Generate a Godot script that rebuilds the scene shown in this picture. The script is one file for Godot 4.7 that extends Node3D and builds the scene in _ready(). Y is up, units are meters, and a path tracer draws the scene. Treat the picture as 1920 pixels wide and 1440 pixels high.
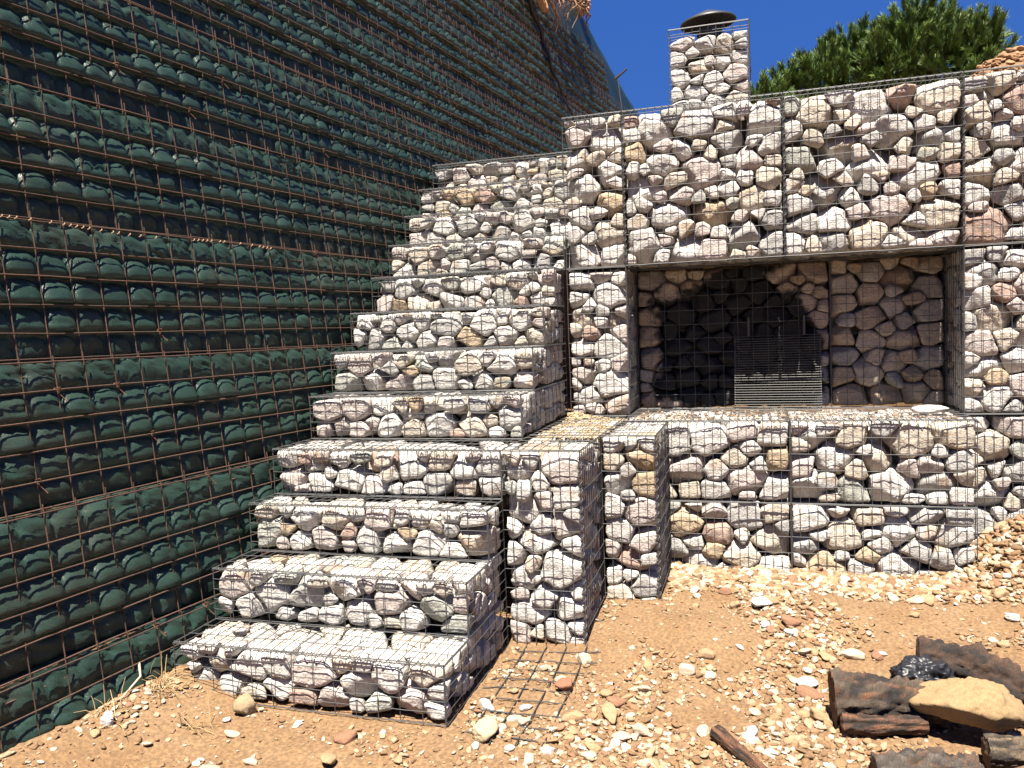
extends Node3D
# A flight of gabion steps and a gabion barbecue hearth on a dirt plot, beside a net-faced retaining wall.

var rng := RandomNumberGenerator.new()
var fine := FastNoiseLite.new()
var broad := FastNoiseLite.new()
var chips := FastNoiseLite.new()
var M := {}
var ball := {}          # frequency -> {dirs, tris}
var used := {}

# ------------------------------------------------------------------ helpers
func numbered(called: String) -> String:
	var n: int = used.get(called, 0)
	used[called] = n + 1
	return called if n == 0 else "%s_%03d" % [called, n]

func tag(o: Node, label: String, category: String, group := "") -> Node:
	o.set_meta("label", label)
	o.set_meta("category", category)
	if group != "":
		o.set_meta("group", group)
	return o

func thing(called: String, label: String, category: String, at := Vector3.ZERO, group := "") -> Node3D:
	var o := Node3D.new()
	o.name = numbered(called)
	add_child(o)
	o.position = at
	tag(o, label, category, group)
	return o

func structure(o: Node) -> Node:
	o.set_meta("kind", "structure")
	return o

func put(called: String, mesh: Mesh, mat: Material, parent: Node = null, at := Vector3.ZERO) -> MeshInstance3D:
	var o := MeshInstance3D.new()
	o.mesh = mesh
	o.material_override = mat
	if parent == null:
		o.name = numbered(called)
		add_child(o)
	else:
		o.name = called
		parent.add_child(o, true)
	o.position = at
	return o

func bake(v: PackedVector3Array, i: PackedInt32Array, c := PackedColorArray(), nrm := PackedVector3Array()) -> ArrayMesh:
	var a := []
	a.resize(Mesh.ARRAY_MAX)
	a[Mesh.ARRAY_VERTEX] = v
	a[Mesh.ARRAY_INDEX] = i
	if c.size() > 0:
		a[Mesh.ARRAY_COLOR] = c
	if nrm.size() > 0:
		a[Mesh.ARRAY_NORMAL] = nrm
		var m := ArrayMesh.new()
		m.add_surface_from_arrays(Mesh.PRIMITIVE_TRIANGLES, a)
		return m
	var st := SurfaceTool.new()
	st.create_from_arrays(a)
	st.generate_normals()
	return st.commit()

class Tubes:
	var v := PackedVector3Array()
	var n := PackedVector3Array()
	var i := PackedInt32Array()
	var c := PackedColorArray()
	var tint := Color(1, 1, 1)
	func add(pts: PackedVector3Array, r0: float, r1: float, sides := 5, caps := true) -> void:
		var m := pts.size()
		var ref := Vector3(0.31, 0.83, 0.46)
		var first := v.size()
		for k in m:
			var t: Vector3 = (pts[mini(k + 1, m - 1)] - pts[maxi(k - 1, 0)]).normalized()
			var a: Vector3 = t.cross(ref).normalized()
			if absf(t.dot(ref)) > 0.97:
				a = t.cross(Vector3(1, 0, 0)).normalized()
			var b: Vector3 = t.cross(a)
			var r := lerpf(r0, r1, float(k) / float(maxi(m - 1, 1)))
			for s in sides:
				var g := TAU * s / sides
				var d: Vector3 = a * cos(g) + b * sin(g)
				v.append(pts[k] + d * r)
				n.append(d)
				c.append(tint)
		for k in m - 1:
			for s in sides:
				var p := first + k * sides + s
				var q := first + k * sides + (s + 1) % sides
				i.append_array(PackedInt32Array([p, p + sides, q, q, p + sides, q + sides]))
		if caps:
			for e in 2:
				var o := first + (0 if e == 0 else (m - 1) * sides)
				for s in range(1, sides - 1):
					if e == 0:
						i.append_array(PackedInt32Array([o, o + s, o + s + 1]))
					else:
						i.append_array(PackedInt32Array([o, o + s + 1, o + s]))

func line(a: Vector3, b: Vector3) -> PackedVector3Array:
	return PackedVector3Array([a, b])

func tube_mesh(t: Tubes) -> ArrayMesh:
	return bake(t.v, t.i, t.c, t.n)

# unit ball of frequency n: directions and clockwise-front triangles
func unit_ball(n: int) -> Dictionary:
	if ball.has(n):
		return ball[n]
	var g := (1.0 + sqrt(5.0)) / 2.0
	var p := [Vector3(-1, g, 0), Vector3(1, g, 0), Vector3(-1, -g, 0), Vector3(1, -g, 0), Vector3(0, -1, g), Vector3(0, 1, g), Vector3(0, -1, -g), Vector3(0, 1, -g), Vector3(g, 0, -1), Vector3(g, 0, 1), Vector3(-g, 0, -1), Vector3(-g, 0, 1)]
	var f := [[0, 11, 5], [0, 5, 1], [0, 1, 7], [0, 7, 10], [0, 10, 11], [1, 5, 9], [5, 11, 4], [11, 10, 2], [10, 7, 6], [7, 1, 8], [3, 9, 4], [3, 4, 2], [3, 2, 6], [3, 6, 8], [3, 8, 9], [4, 9, 5], [2, 4, 11], [6, 2, 10], [8, 6, 7], [9, 8, 1]]
	var dirs := PackedVector3Array()
	var tris := PackedInt32Array()
	var at := {}
	for t in f:
		var grid := []
		for a in n + 1:
			var row := []
			for b in n + 1 - a:
				var q: Vector3 = (p[t[0]] * float(n - a - b) + p[t[1]] * float(a) + p[t[2]] * float(b)) / float(n)
				q = q.normalized()
				var key := Vector3i((q * 4096.0).round())
				if not at.has(key):
					at[key] = dirs.size()
					dirs.append(q)
				row.append(at[key])
			grid.append(row)
		for a in n:
			for b in n - a:
				tris.append_array(PackedInt32Array([grid[a][b], grid[a][b + 1], grid[a + 1][b]]))
				if a + b < n - 1:
					tris.append_array(PackedInt32Array([grid[a + 1][b], grid[a][b + 1], grid[a + 1][b + 1]]))
	ball[n] = {"dirs": dirs, "tris": tris}
	return ball[n]

# a rounded convex solid bounded by planes (xyz = outward normal, w = distance), centred on the origin
func solid(freq: int, planes: PackedVector4Array, cap: float, rough: float, seed_at: Vector3, tint: Color, squash := 1.0, stain := 0.0, soot := Vector3.ZERO) -> ArrayMesh:
	var u := unit_ball(freq)
	var dirs: PackedVector3Array = u.dirs
	var v := PackedVector3Array()
	var c := PackedColorArray()
	v.resize(dirs.size())
	c.resize(dirs.size())
	var nrm := PackedVector3Array()
	var inv := PackedFloat32Array()
	for pl in planes:
		nrm.append(Vector3(pl.x, pl.y, pl.z))
		inv.append(1.0 / maxf(pl.w, 0.006))
	var np := nrm.size()
	var base := pow(1.0 / cap, 24.0)
	for k in dirs.size():
		var d := dirs[k]
		var s := base
		for j in np:
			var x := nrm[j].dot(d) * inv[j]
			if x > 0.0:
				var x2 := x * x
				var x4 := x2 * x2
				var x8 := x4 * x4
				s += x8 * x8 * x8
		var r := pow(s, -1.0 / 24.0)
		var w: Vector3 = seed_at + d * r
		var n1 := fine.get_noise_3dv(w * 14.0)
		var n2 := fine.get_noise_3dv(w * 45.0 + Vector3(7, 3, 1))
		var n3 := chips.get_noise_3dv(w * 17.0)
		r *= 1.0 + rough * (n1 * 0.5 + n2 * 0.5 + (n3 + 0.4) * 1.25)
		v[k] = Vector3(d.x * r, d.y * r / squash, d.z * r)
		var m := 0.86 + 0.2 * n2
		var col := Color(tint.r * m, tint.g * m, tint.b * m)
		if stain > 0.0:
			var q := smoothstep(0.12, 0.42, broad.get_noise_3dv(w * 5.0 + Vector3(20, 0, 9))) * stain
			col = col.lerp(Color(0.34, 0.215, 0.105), q)
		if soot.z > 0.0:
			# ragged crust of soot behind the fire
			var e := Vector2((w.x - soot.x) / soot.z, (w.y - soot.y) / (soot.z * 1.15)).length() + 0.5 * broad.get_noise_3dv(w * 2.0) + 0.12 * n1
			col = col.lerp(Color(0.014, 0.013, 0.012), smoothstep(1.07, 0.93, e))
		c[k] = col
	return bake(v, u.tris, c)

func limestone_tint(g: RandomNumberGenerator) -> Color:
	var x := g.randf()
	var t := Color(0.68, 0.65, 0.605)
	if x < 0.46:
		t = Color(0.68, 0.65, 0.605)
	elif x < 0.64:
		t = Color(0.62, 0.54, 0.495)
	elif x < 0.80:
		t = Color(0.63, 0.56, 0.46)
	elif x < 0.91:
		t = Color(0.48, 0.465, 0.44)
	elif x < 0.95:
		t = Color(0.55, 0.43, 0.29)
	elif x < 0.97:
		t = Color(0.46, 0.33, 0.27)
	else:
		t = Color(0.47, 0.475, 0.42)
	var b := g.randf_range(0.86, 1.06)
	return Color(t.r * b, t.g * b, t.b * b)

# ------------------------------------------------------------------ materials
func noise_tex(size: int, freq: float, lo: Color, hi: Color, sd: int, octaves := 4, kind := FastNoiseLite.TYPE_SIMPLEX_SMOOTH) -> NoiseTexture2D:
	var n := FastNoiseLite.new()
	n.seed = sd
	n.noise_type = kind
	n.frequency = freq
	n.fractal_octaves = octaves
	var t := NoiseTexture2D.new()
	t.width = size
	t.height = size
	t.seamless = true
	t.noise = n
	var g := Gradient.new()
	g.set_color(0, lo)
	g.set_color(1, hi)
	t.color_ramp = g
	return t

func bump_tex(size: int, freq: float, strength: float, sd: int, octaves := 5) -> NoiseTexture2D:
	var n := FastNoiseLite.new()
	n.seed = sd
	n.frequency = freq
	n.fractal_octaves = octaves
	var t := NoiseTexture2D.new()
	t.width = size
	t.height = size
	t.seamless = true
	t.as_normal_map = true
	t.bump_strength = strength
	t.noise = n
	return t

func mat(col: Color, rough: float, vc := false, metal := 0.0) -> StandardMaterial3D:
	var m := StandardMaterial3D.new()
	m.albedo_color = col.linear_to_srgb()
	m.roughness = rough
	m.metallic = metal
	m.vertex_color_use_as_albedo = vc
	return m

func grainy(m: StandardMaterial3D, scale: float, lo: float, freq: float, bump: float, sd: int) -> StandardMaterial3D:
	m.albedo_texture = noise_tex(512, freq, Color(lo, lo, lo), Color(1, 1, 1), sd)
	m.normal_enabled = true
	m.normal_texture = bump_tex(512, freq * 1.4, 6.0, sd + 1)
	m.normal_scale = bump
	m.uv1_triplanar = true
	m.uv1_world_triplanar = true
	m.uv1_scale = Vector3.ONE * scale
	return m

func make_materials() -> void:
	M.stone = grainy(mat(Color(1, 1, 1), 0.92, true), 3.1, 0.72, 0.03, 0.9, 3)
	M.fill = grainy(mat(Color(0.52, 0.48, 0.43), 0.95), 2.3, 0.6, 0.03, 1.0, 8)
	M.wire = mat(Color(0.075, 0.076, 0.078), 0.5, false, 0.4)
	M.rust = grainy(mat(Color(1, 1, 1), 0.88, true), 9.0, 0.55, 0.02, 0.6, 12)
	M.net = grainy(mat(Color(1, 1, 1), 0.34, true), 6.0, 0.7, 0.035, 0.8, 17)
	M.net.metallic_specular = 0.36
	M.dirt = grainy(mat(Color(1, 1, 1), 0.97, true), 2.7, 0.62, 0.03, 1.0, 23)
	M.pebble = grainy(mat(Color(1, 1, 1), 0.93, true), 8.0, 0.75, 0.03, 0.7, 29)
	M.bark = grainy(mat(Color(1, 1, 1), 0.95, true), 7.0, 0.5, 0.03, 1.3, 31)
	M.black_plastic = mat(Color(0.012, 0.013, 0.016), 0.42)
	M.steel = mat(Color(0.075, 0.073, 0.07), 0.45, false, 0.5)
	M.dark_steel = mat(Color(0.035, 0.036, 0.04), 0.55, false, 0.3)
	M.cap = mat(Color(0.03, 0.031, 0.033), 0.5, false, 0.2)
	M.soot = mat(Color(0.012, 0.011, 0.010), 0.9)  # near black for the cowl underside, its shade put into the colour
	M.hose = mat(Color(0.015, 0.015, 0.015), 0.5)
	M.needle = mat(Color(1, 1, 1), 0.6, true)
	M.needle.backlight_enabled = true
	M.needle.backlight = Color(0.14, 0.19, 0.04)
	M.twig = mat(Color(1, 1, 1), 0.9, true)
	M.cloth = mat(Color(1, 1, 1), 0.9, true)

# ------------------------------------------------------------------ gabions
const FRONT := 1
const TOP := 2
const RIGHT := 4
const LEFT := 8
const BOTTOM := 16

func panel(t: Tubes, o: Vector3, ua: Vector3, va: Vector3, ul: float, vl: float, du: float, dv: float, out: Vector3, sag := 0.008, r := 0.002) -> void:
	var nu := maxi(int(round(ul / du)), 1)
	var nv := maxi(int(round(vl / dv)), 1)
	for k in nu + 1:
		var x := ul * k / nu
		var pts := PackedVector3Array()
		var m := maxi(int(ceil(vl / 0.1)), 2)
		for q in m + 1:
			var y := vl * q / m
			var p: Vector3 = o + ua * x + va * y
			var e := sin(PI * x / ul) * sin(PI * y / vl)
			pts.append(p + out * (sag * (0.4 * e + e * fine.get_noise_3dv(p * 5.0)) + r) + ua * (0.003 * fine.get_noise_3dv(p * 6.0 + Vector3(9, 0, 0))))
		t.add(pts, r * (1.45 if (k == 0 or k == nu) else 1.0), r * (1.45 if (k == 0 or k == nu) else 1.0), 5, false)
	for k in nv + 1:
		var y := vl * k / nv
		var pts := PackedVector3Array()
		var m := maxi(int(ceil(ul / 0.1)), 2)
		for q in m + 1:
			var x := ul * q / m
			var p: Vector3 = o + ua * x + va * y
			var e := sin(PI * x / ul) * sin(PI * y / vl)
			pts.append(p + out * (sag * (0.4 * e + e * fine.get_noise_3dv(p * 5.0)) + r * 2.6) + va * (0.0035 * fine.get_noise_3dv(p * 6.0 + Vector3(0, 9, 0))))
		t.add(pts, r * (1.45 if (k == 0 or k == nv) else 1.0), r * (1.45 if (k == 0 or k == nv) else 1.0), 5, false)

func spiral(a: Vector3, b: Vector3, rad := 0.011, pitch := 0.045) -> ArrayMesh:
	var t := Tubes.new()
	var d := (b - a).normalized()
	var e := d.cross(Vector3(0.2, 0.9, 0.3)).normalized()
	var f := d.cross(e)
	var turns := (b - a).length() / pitch
	var pts := PackedVector3Array()
	var n := int(turns * 7.0)
	for k in n + 1:
		var g := TAU * turns * k / n
		pts.append(a.lerp(b, float(k) / n) + (e * cos(g) + f * sin(g)) * rad)
	t.add(pts, 0.002, 0.002, 4, false)
	return tube_mesh(t)

# lo, hi: corners of the basket; faces: those one can see; wide: mesh 10 cm wide and 5 cm high instead of 5 by 10
func gabion(called: String, label: String, lo: Vector3, hi: Vector3, faces: int, sd: int, wide := false, rmin := 0.042, rmax := 0.105, opt := {}) -> Node3D:
	var g := RandomNumberGenerator.new()
	g.seed = sd
	var mid := Vector3((lo.x + hi.x) / 2, lo.y, (lo.z + hi.z) / 2)
	var root := thing(called, label, "gabion", mid, opt.get("group", ""))
	var SQ: float = opt.get("flat", 1.2)
	var l := lo
	var h := hi
	if opt.has("low_top"):
		h.y -= opt.low_top
	var ls := Vector3(l.x, l.y * SQ, l.z)
	var hs := Vector3(h.x, h.y * SQ, h.z)
	var size := hs - ls
	var top_back: float = opt.get("top_back", l.z)
	var side_from: float = opt.get("side_from", l.y)
	var list := []
	if faces & FRONT: list.append([FRONT, size.x * size.y])
	if faces & TOP: list.append([TOP, size.x * (h.z - top_back)])
	if faces & RIGHT: list.append([RIGHT, size.z * size.y])
	if faces & LEFT: list.append([LEFT, size.z * size.y])
	if faces & BOTTOM: list.append([BOTTOM, size.x * size.z])
	var area := 0.0
	for e in list: area += e[1]
	var tries := int(area * 4600.0 * pow(0.06 / ((rmin + rmax) * 0.4), 2.0))
	var P := PackedVector3Array()
	var R := PackedFloat32Array()
	for k in tries:
		var f := float(k) / tries
		var r := lerpf(rmax, rmin, pow(f, 0.8)) * g.randf_range(0.9, 1.1)
		var x := g.randf() * area
		var face: int = list[0][0]
		for e in list:
			face = e[0]
			x -= e[1]
			if x <= 0.0: break
		var deep := r * g.randf_range(0.82, 1.12)
		var p := Vector3(g.randf_range(ls.x, hs.x), g.randf_range(ls.y, hs.y), g.randf_range(ls.z, hs.z))
		match face:
			FRONT: p.z = hs.z - deep
			TOP:
				p.y = hs.y - deep
				p.z = g.randf_range(top_back, hs.z)
			RIGHT: p.x = hs.x - deep
			LEFT: p.x = ls.x + deep
			BOTTOM: p.y = ls.y + deep
		var e := r * 0.72
		p.x = clampf(p.x, ls.x + e, hs.x - e)
		p.y = clampf(p.y, ls.y + minf(e, size.y * 0.45), hs.y - minf(e, size.y * 0.45))
		p.z = clampf(p.z, ls.z + e, hs.z - e)
		var ok := true
		for j in P.size():
			var w := (r + R[j]) * 0.79
			if P[j].distance_squared_to(p) < w * w:
				ok = false
				break
		if ok:
			P.append(p)
			R.append(r)
	var slim: int = opt.get("freq", 0)
	for k in P.size():
		var p := P[k]
		var r := R[k]
		var planes := PackedVector4Array()
		for j in P.size():
			if j == k: continue
			var q := P[j] - p
			var dist := q.length()
			if dist < (r + R[j]) * 1.8:
				q /= dist
				var cut := r / (r + R[j]) + 0.07 * (1.0 if j > k else -1.0) * (hash01(mini(j, k), maxi(j, k), sd) - 0.5)
				planes.append(Vector4(q.x, q.y, q.z, dist * cut - 0.003))
		var inset := 0.008
		var face_in := 0.006 + 0.024 * pow(g.randf(), 2.0)
		var top_in := 0.004 + 0.034 * pow(g.randf(), 1.6)
		planes.append(Vector4(1, 0, 0, hs.x - p.x - inset))
		planes.append(Vector4(-1, 0, 0, p.x - ls.x - inset))
		planes.append(Vector4(0, 1, 0, hs.y - p.y - top_in))
		planes.append(Vector4(0, -1, 0, p.y - ls.y - inset))
		planes.append(Vector4(0, 0, 1, hs.z - p.z - face_in))
		planes.append(Vector4(0, 0, -1, p.z - ls.z - inset))
		var fz := hs.z - p.z
		var fy := hs.y - p.y
		if fz < r * 1.5 and fy < r * 1.5:
			var d := Vector3(g.randf_range(-0.4, 0.4), 0.7, g.randf_range(0.5, 0.9)).normalized()
			planes.append(Vector4(d.x, d.y, d.z, (fz * d.z + fy * d.y) * g.randf_range(0.62, 0.86)))
		for q in 6:
			var d := Vector3(g.randfn(), g.randfn(), g.randfn() + 0.5).normalized()
			planes.append(Vector4(d.x, d.y, d.z, r * g.randf_range(0.62, 1.1)))
		var at := Vector3(p.x, p.y / SQ, p.z)
		var tint := limestone_tint(g)
		var stain := 0.5 if g.randf() < 0.3 else 0.0
		var soot := Vector3.ZERO
		if opt.has("soot"):
			# pinkish and tan stones at the back of the hearth
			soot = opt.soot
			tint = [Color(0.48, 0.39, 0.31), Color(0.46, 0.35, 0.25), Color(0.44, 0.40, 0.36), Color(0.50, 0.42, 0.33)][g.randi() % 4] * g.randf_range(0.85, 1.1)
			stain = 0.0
		var freq := (10 if r > 0.11 else 8 if r > 0.08 else (7 if r > 0.055 else 5)) - slim
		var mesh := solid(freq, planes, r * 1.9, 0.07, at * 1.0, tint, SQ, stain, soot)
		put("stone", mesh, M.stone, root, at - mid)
	# rubble behind the outer stones
	var b := BoxMesh.new()
	var clo := l + Vector3(0.004, 0.004, 0.004)
	var chi := h - Vector3(0.004, 0.004, 0.004)
	var thick := clampf((rmin + rmax) * 1.3, 0.03, 0.24)
	if faces & FRONT: chi.z -= thick
	if faces & TOP: chi.y -= minf(thick, (h.y - l.y) * 0.4)
	if faces & RIGHT: chi.x -= minf(thick, (h.x - l.x) * 0.32)
	if faces & LEFT: clo.x += minf(thick, (h.x - l.x) * 0.32)
	if faces & BOTTOM: clo.y += thick
	b.size = chi - clo
	put("inner_rubble", b, M.fill, root, (clo + chi) / 2 - mid)
	# welded wire panels
	var du := 0.1 if wide else 0.05
	var dv := 0.05 if (wide and not opt.has("soot")) else 0.1
	var e := 0.001
	var w := hi - lo
	if faces & FRONT:
		var t := Tubes.new()
		panel(t, Vector3(lo.x, lo.y, hi.z) - mid, Vector3.RIGHT, Vector3.UP, w.x, w.y, du, dv, Vector3.BACK)
		put("wire_panel", tube_mesh(t), M.wire, root)
	if faces & TOP:
		var t := Tubes.new()
		panel(t, Vector3(lo.x, hi.y, top_back) - mid, Vector3.RIGHT, Vector3.BACK, w.x, hi.z - top_back, 0.05, 0.1, Vector3.UP, 0.012)
		put("wire_panel", tube_mesh(t), M.wire, root)
	if faces & RIGHT:
		var t := Tubes.new()
		panel(t, Vector3(hi.x, lo.y, lo.z) - mid, Vector3.BACK, Vector3.UP, w.z, w.y, du, dv, Vector3.RIGHT)
		put("wire_panel", tube_mesh(t), M.wire, root)
	if faces & LEFT:
		var t := Tubes.new()
		panel(t, Vector3(lo.x, lo.y, lo.z) - mid, Vector3.BACK, Vector3.UP, w.z, w.y, du, dv, Vector3.LEFT)
		put("wire_panel", tube_mesh(t), M.wire, root)
	if faces & BOTTOM:
		var t := Tubes.new()
		panel(t, Vector3(lo.x, lo.y, lo.z) - mid, Vector3.RIGHT, Vector3.BACK, w.x, w.z, 0.1, 0.1, Vector3.DOWN)
		put("wire_panel", tube_mesh(t), M.wire, root)
	for s in opt.get("spirals", []):
		put("lacing_spiral", spiral(s[0] - mid, s[1] - mid), M.wire, root)
	return root

const ORDINAL := ["lowest", "second", "third", "fourth", "fifth", "sixth", "seventh", "eighth", "ninth", "tenth", "eleventh", "topmost"]
const XL := -1.34
const XR := -0.03

func build_gabions() -> void:
	var zf := [2.40, 2.10, 1.78, 1.54, 1.13, 0.85, 0.565, 0.235, -0.07, -0.38, -0.69, -1.0]
	for k in 12:
		var y0 := 0.25 * k
		var z1: float = zf[k]
		var nxt: float = zf[k + 1] if k < 11 else z1 - 0.6
		var z0 := z1 - 0.62
		var faces := FRONT | TOP
		if k < 3:
			z0 = 1.545
			faces |= RIGHT
		elif k >= 4 and k < 8:
			z0 = 0.004
			faces |= RIGHT
		var o := {"top_back": nxt - 0.012, "spirals": [[Vector3(XL, y0 + 0.25, z1), Vector3(XR, y0 + 0.25, z1)]], "freq": 0 if k < 8 else 1, "flat": 1.22}
		if k == 3:
			o.top_back = nxt
		gabion("gabion_step", "%s stair step up from the dirt, wire basket of pale limestone" % ORDINAL[k], Vector3(XL, y0 + 0.002, z0), Vector3(XR, y0 + 0.248, z1), faces, 100 + k, not (k in [3, 7]), 0.04, 0.115, o)
	# end blocks to the right of the steps
	gabion("gabion_block", "tall narrow gabion block flush with the fourth stair step", Vector3(XR + 0.003, 0.0, 0.995), Vector3(0.375, 1.0, 1.54), FRONT | TOP | RIGHT, 201, false, 0.042, 0.13, {"spirals": [[Vector3(0.375, 0, 1.54), Vector3(0.375, 1.0, 1.54)]]})
	gabion("gabion_block", "low gabion with gravelly top between the stairs and the hearth", Vector3(XR + 0.003, 0.5, 0.004), Vector3(0.375, 1.0, 0.985), TOP, 202, false, 0.035, 0.08, {"freq": 1})
	gabion("gabion_block", "slim gabion pillar standing against the hearth counter", Vector3(0.380, 0.02, 0.32), Vector3(0.68, 1.0, 0.99), FRONT | TOP | RIGHT, 203, false, 0.042, 0.13, {"spirals": [[Vector3(0.68, 0, 0.99), Vector3(0.68, 1.0, 0.99)]]})
	# hearth counter: two baskets on two
	for k in 2:
		var x0 := 0.4 + k
		var side := "under the left half of the counter" if k == 0 else "under the right half of the counter"
		gabion("gabion_basket", ("bottom gabion course, half-length beside the slim pillar" if k == 0 else "bottom gabion course below the counter, by the rubble bank"), Vector3(x0 + 0.003, 0.0, -0.4), Vector3(x0 + 0.997, 0.497, 0.31), FRONT, 210 + k, false, 0.044, 0.155)
		gabion("gabion_basket", ("counter gabion whose top carries the grill grate and meets the slim pillar" if k == 0 else "counter gabion with a flat white slab lying on its top"), Vector3(x0 + 0.003, 0.503, -0.45), Vector3(x0 + 0.997, 1.0, 0.31), FRONT | TOP, 220 + k, false, 0.044, 0.155, {"spirals": [[Vector3(x0, 1.0, 0.31), Vector3(x0 + 1.0, 1.0, 0.31)]]})
	# hearth piers
	gabion("gabion_basket", "narrow gabion pier between the stairs and the dark hearth opening", Vector3(0.0, 1.003, -0.9), Vector3(0.398, 1.995, 0.0), FRONT | RIGHT, 230, false, 0.042, 0.13)
	gabion("gabion_basket", "gabion pier with pinkish stones on the far side of the hearth opening from the stairs", Vector3(2.402, 1.003, -0.9), Vector3(3.4, 1.995, 0.0), FRONT | LEFT, 231, false, 0.044, 0.155)
	gabion("gabion_basket", "gabion base half buried in the pale rubble bank", Vector3(2.412, 0.0, -0.9), Vector3(3.4, 0.997, 0.0), FRONT, 232, false, 0.044, 0.155)
	gabion("gabion_basket", "gabion base under the narrow pier behind the stairs", Vector3(0.0, 0.3, -0.9), Vector3(0.398, 0.997, -0.004), FRONT, 233, false, 0.05, 0.11, {"freq": 2})
	# back of the hearth
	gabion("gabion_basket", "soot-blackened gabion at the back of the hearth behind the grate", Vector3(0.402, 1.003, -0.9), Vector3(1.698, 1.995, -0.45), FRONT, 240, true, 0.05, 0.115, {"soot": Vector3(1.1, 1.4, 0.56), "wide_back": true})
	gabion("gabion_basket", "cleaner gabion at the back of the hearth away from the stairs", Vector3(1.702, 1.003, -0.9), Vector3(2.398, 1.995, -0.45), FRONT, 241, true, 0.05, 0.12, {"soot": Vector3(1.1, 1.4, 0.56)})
	# lintel course
	gabion("gabion_basket", "short top-course gabion at the end of the wall beside the stairs", Vector3(0.0, 2.003, -1.0), Vector3(0.397, 3.0, 0.0), FRONT | TOP, 250, false, 0.044, 0.155, {"spirals": [[Vector3(0, 3.0, 0), Vector3(0.4, 3.0, 0)], [Vector3(0.4, 2.0, 0), Vector3(0.4, 3.0, 0)]]})
	gabion("gabion_basket", "top-course gabion over the hearth that carries the chimney", Vector3(0.403, 2.003, -1.0), Vector3(1.397, 3.0, 0.0), FRONT | TOP | BOTTOM, 251, false, 0.042, 0.165, {"spirals": [[Vector3(0.4, 3.0, 0), Vector3(1.4, 3.0, 0)], [Vector3(1.4, 2.0, 0), Vector3(1.4, 3.0, 0)]]})
	gabion("gabion_basket", "top-course gabion over the hearth in front of the pine crown", Vector3(1.403, 2.003, -1.0), Vector3(2.397, 3.0, 0.0), FRONT | TOP | BOTTOM, 252, false, 0.042, 0.165, {"spirals": [[Vector3(1.4, 3.0, 0), Vector3(2.4, 3.0, 0)], [Vector3(2.4, 2.0, 0), Vector3(2.4, 3.0, 0)]]})
	gabion("gabion_basket", "top-course gabion below the orange dirt mound", Vector3(2.403, 2.003, -1.0), Vector3(3.4, 3.0, 0.0), FRONT | TOP, 253, false, 0.042, 0.165)
	# chimney
	gabion("gabion_chimney", "small square gabion chimney standing on the wall with a metal cowl", Vector3(0.69, 3.004, -0.78), Vector3(1.205, 3.56, -0.25), FRONT | RIGHT | TOP, 260, true, 0.04, 0.09, {"low_top": 0.03})

func build_chimney_cowl() -> void:
	var c := thing("chimney_cowl", "dark conical metal cowl on top of the gabion chimney", "chimney cap", Vector3(0.95, 3.4, -0.5))
	var pipe := CylinderMesh.new()
	pipe.top_radius = 0.085
	pipe.bottom_radius = 0.085
	pipe.height = 0.24
	pipe.radial_segments = 24
	put("flue_pipe", pipe, M.dark_steel, c, Vector3(0, 0.09, 0))
	# cone of sheet steel with a rolled rim, slightly tipped
	var v := PackedVector3Array()
	var i := PackedInt32Array()
	var prof := [Vector2(0.0, 0.085), Vector2(0.02, 0.082), Vector2(0.1, 0.047), Vector2(0.178, 0.012), Vector2(0.188, 0.004), Vector2(0.189, -0.005), Vector2(0.182, -0.008), Vector2(0.176, 0.004), Vector2(0.1, 0.04), Vector2(0.0, 0.077)]
	var n := 40
	for p in prof:
		for k in n:
			v.append(Vector3(cos(TAU * k / n) * p.x, p.y, sin(TAU * k / n) * p.x))
	for a in prof.size() - 1:
		for k in n:
			var q := a * n + k
			var r := a * n + (k + 1) % n
			i.append_array(PackedInt32Array([q, q + n, r, r, q + n, r + n]))
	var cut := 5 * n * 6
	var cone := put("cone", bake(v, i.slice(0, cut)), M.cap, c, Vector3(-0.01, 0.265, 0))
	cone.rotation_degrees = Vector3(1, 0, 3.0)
	var soot := put("shaded_underside", bake(v, i.slice(cut)), M.soot, c, Vector3(-0.01, 0.265, 0))  # underside coloured near black to stand for the shade below the cone
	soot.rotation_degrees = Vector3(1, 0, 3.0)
	for k in 3:
		var t := Tubes.new()
		var g := TAU * k / 3.0 + 0.5
		var d := Vector3(cos(g), 0, sin(g))
		t.add(line(d * 0.083 + Vector3(0, 0.12, 0), d * 0.10 + Vector3(0, 0.305, 0)), 0.008, 0.008, 6)
		put("strut", tube_mesh(t), M.dark_steel, c)

# ------------------------------------------------------------------ retaining wall
const WA := 8.0
var wd := Vector3(sin(deg_to_rad(WA)), 0, -cos(deg_to_rad(WA)))
var wn := Vector3(cos(deg_to_rad(WA)), 0, sin(deg_to_rad(WA)))
const TB := 0.17
const CH := 0.612

func wall_pt(s: float, y: float, o: float) -> Vector3:
	return Vector3(-1.42, 0, 2.4) + wd * s + wn * (o - TB * (y - 0.1)) + Vector3(0, y, 0)

func crest(s: float) -> float:
	return 6.9 - 1.25 * smoothstep(8.3, 12.4, s) - 2.6 * smoothstep(12.1, 13.6, s)

func course_off(f: float) -> float:
	return 0.036 * (f - 0.5)

func hash01(a: int, b: int, k: int) -> float:
	var n := (a * 73856093) ^ (b * 19349663) ^ (k * 83492791)
	n = (n ^ (n >> 13)) * 1274126177
	return float((n ^ (n >> 16)) & 0xffff) / 65535.0

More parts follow.
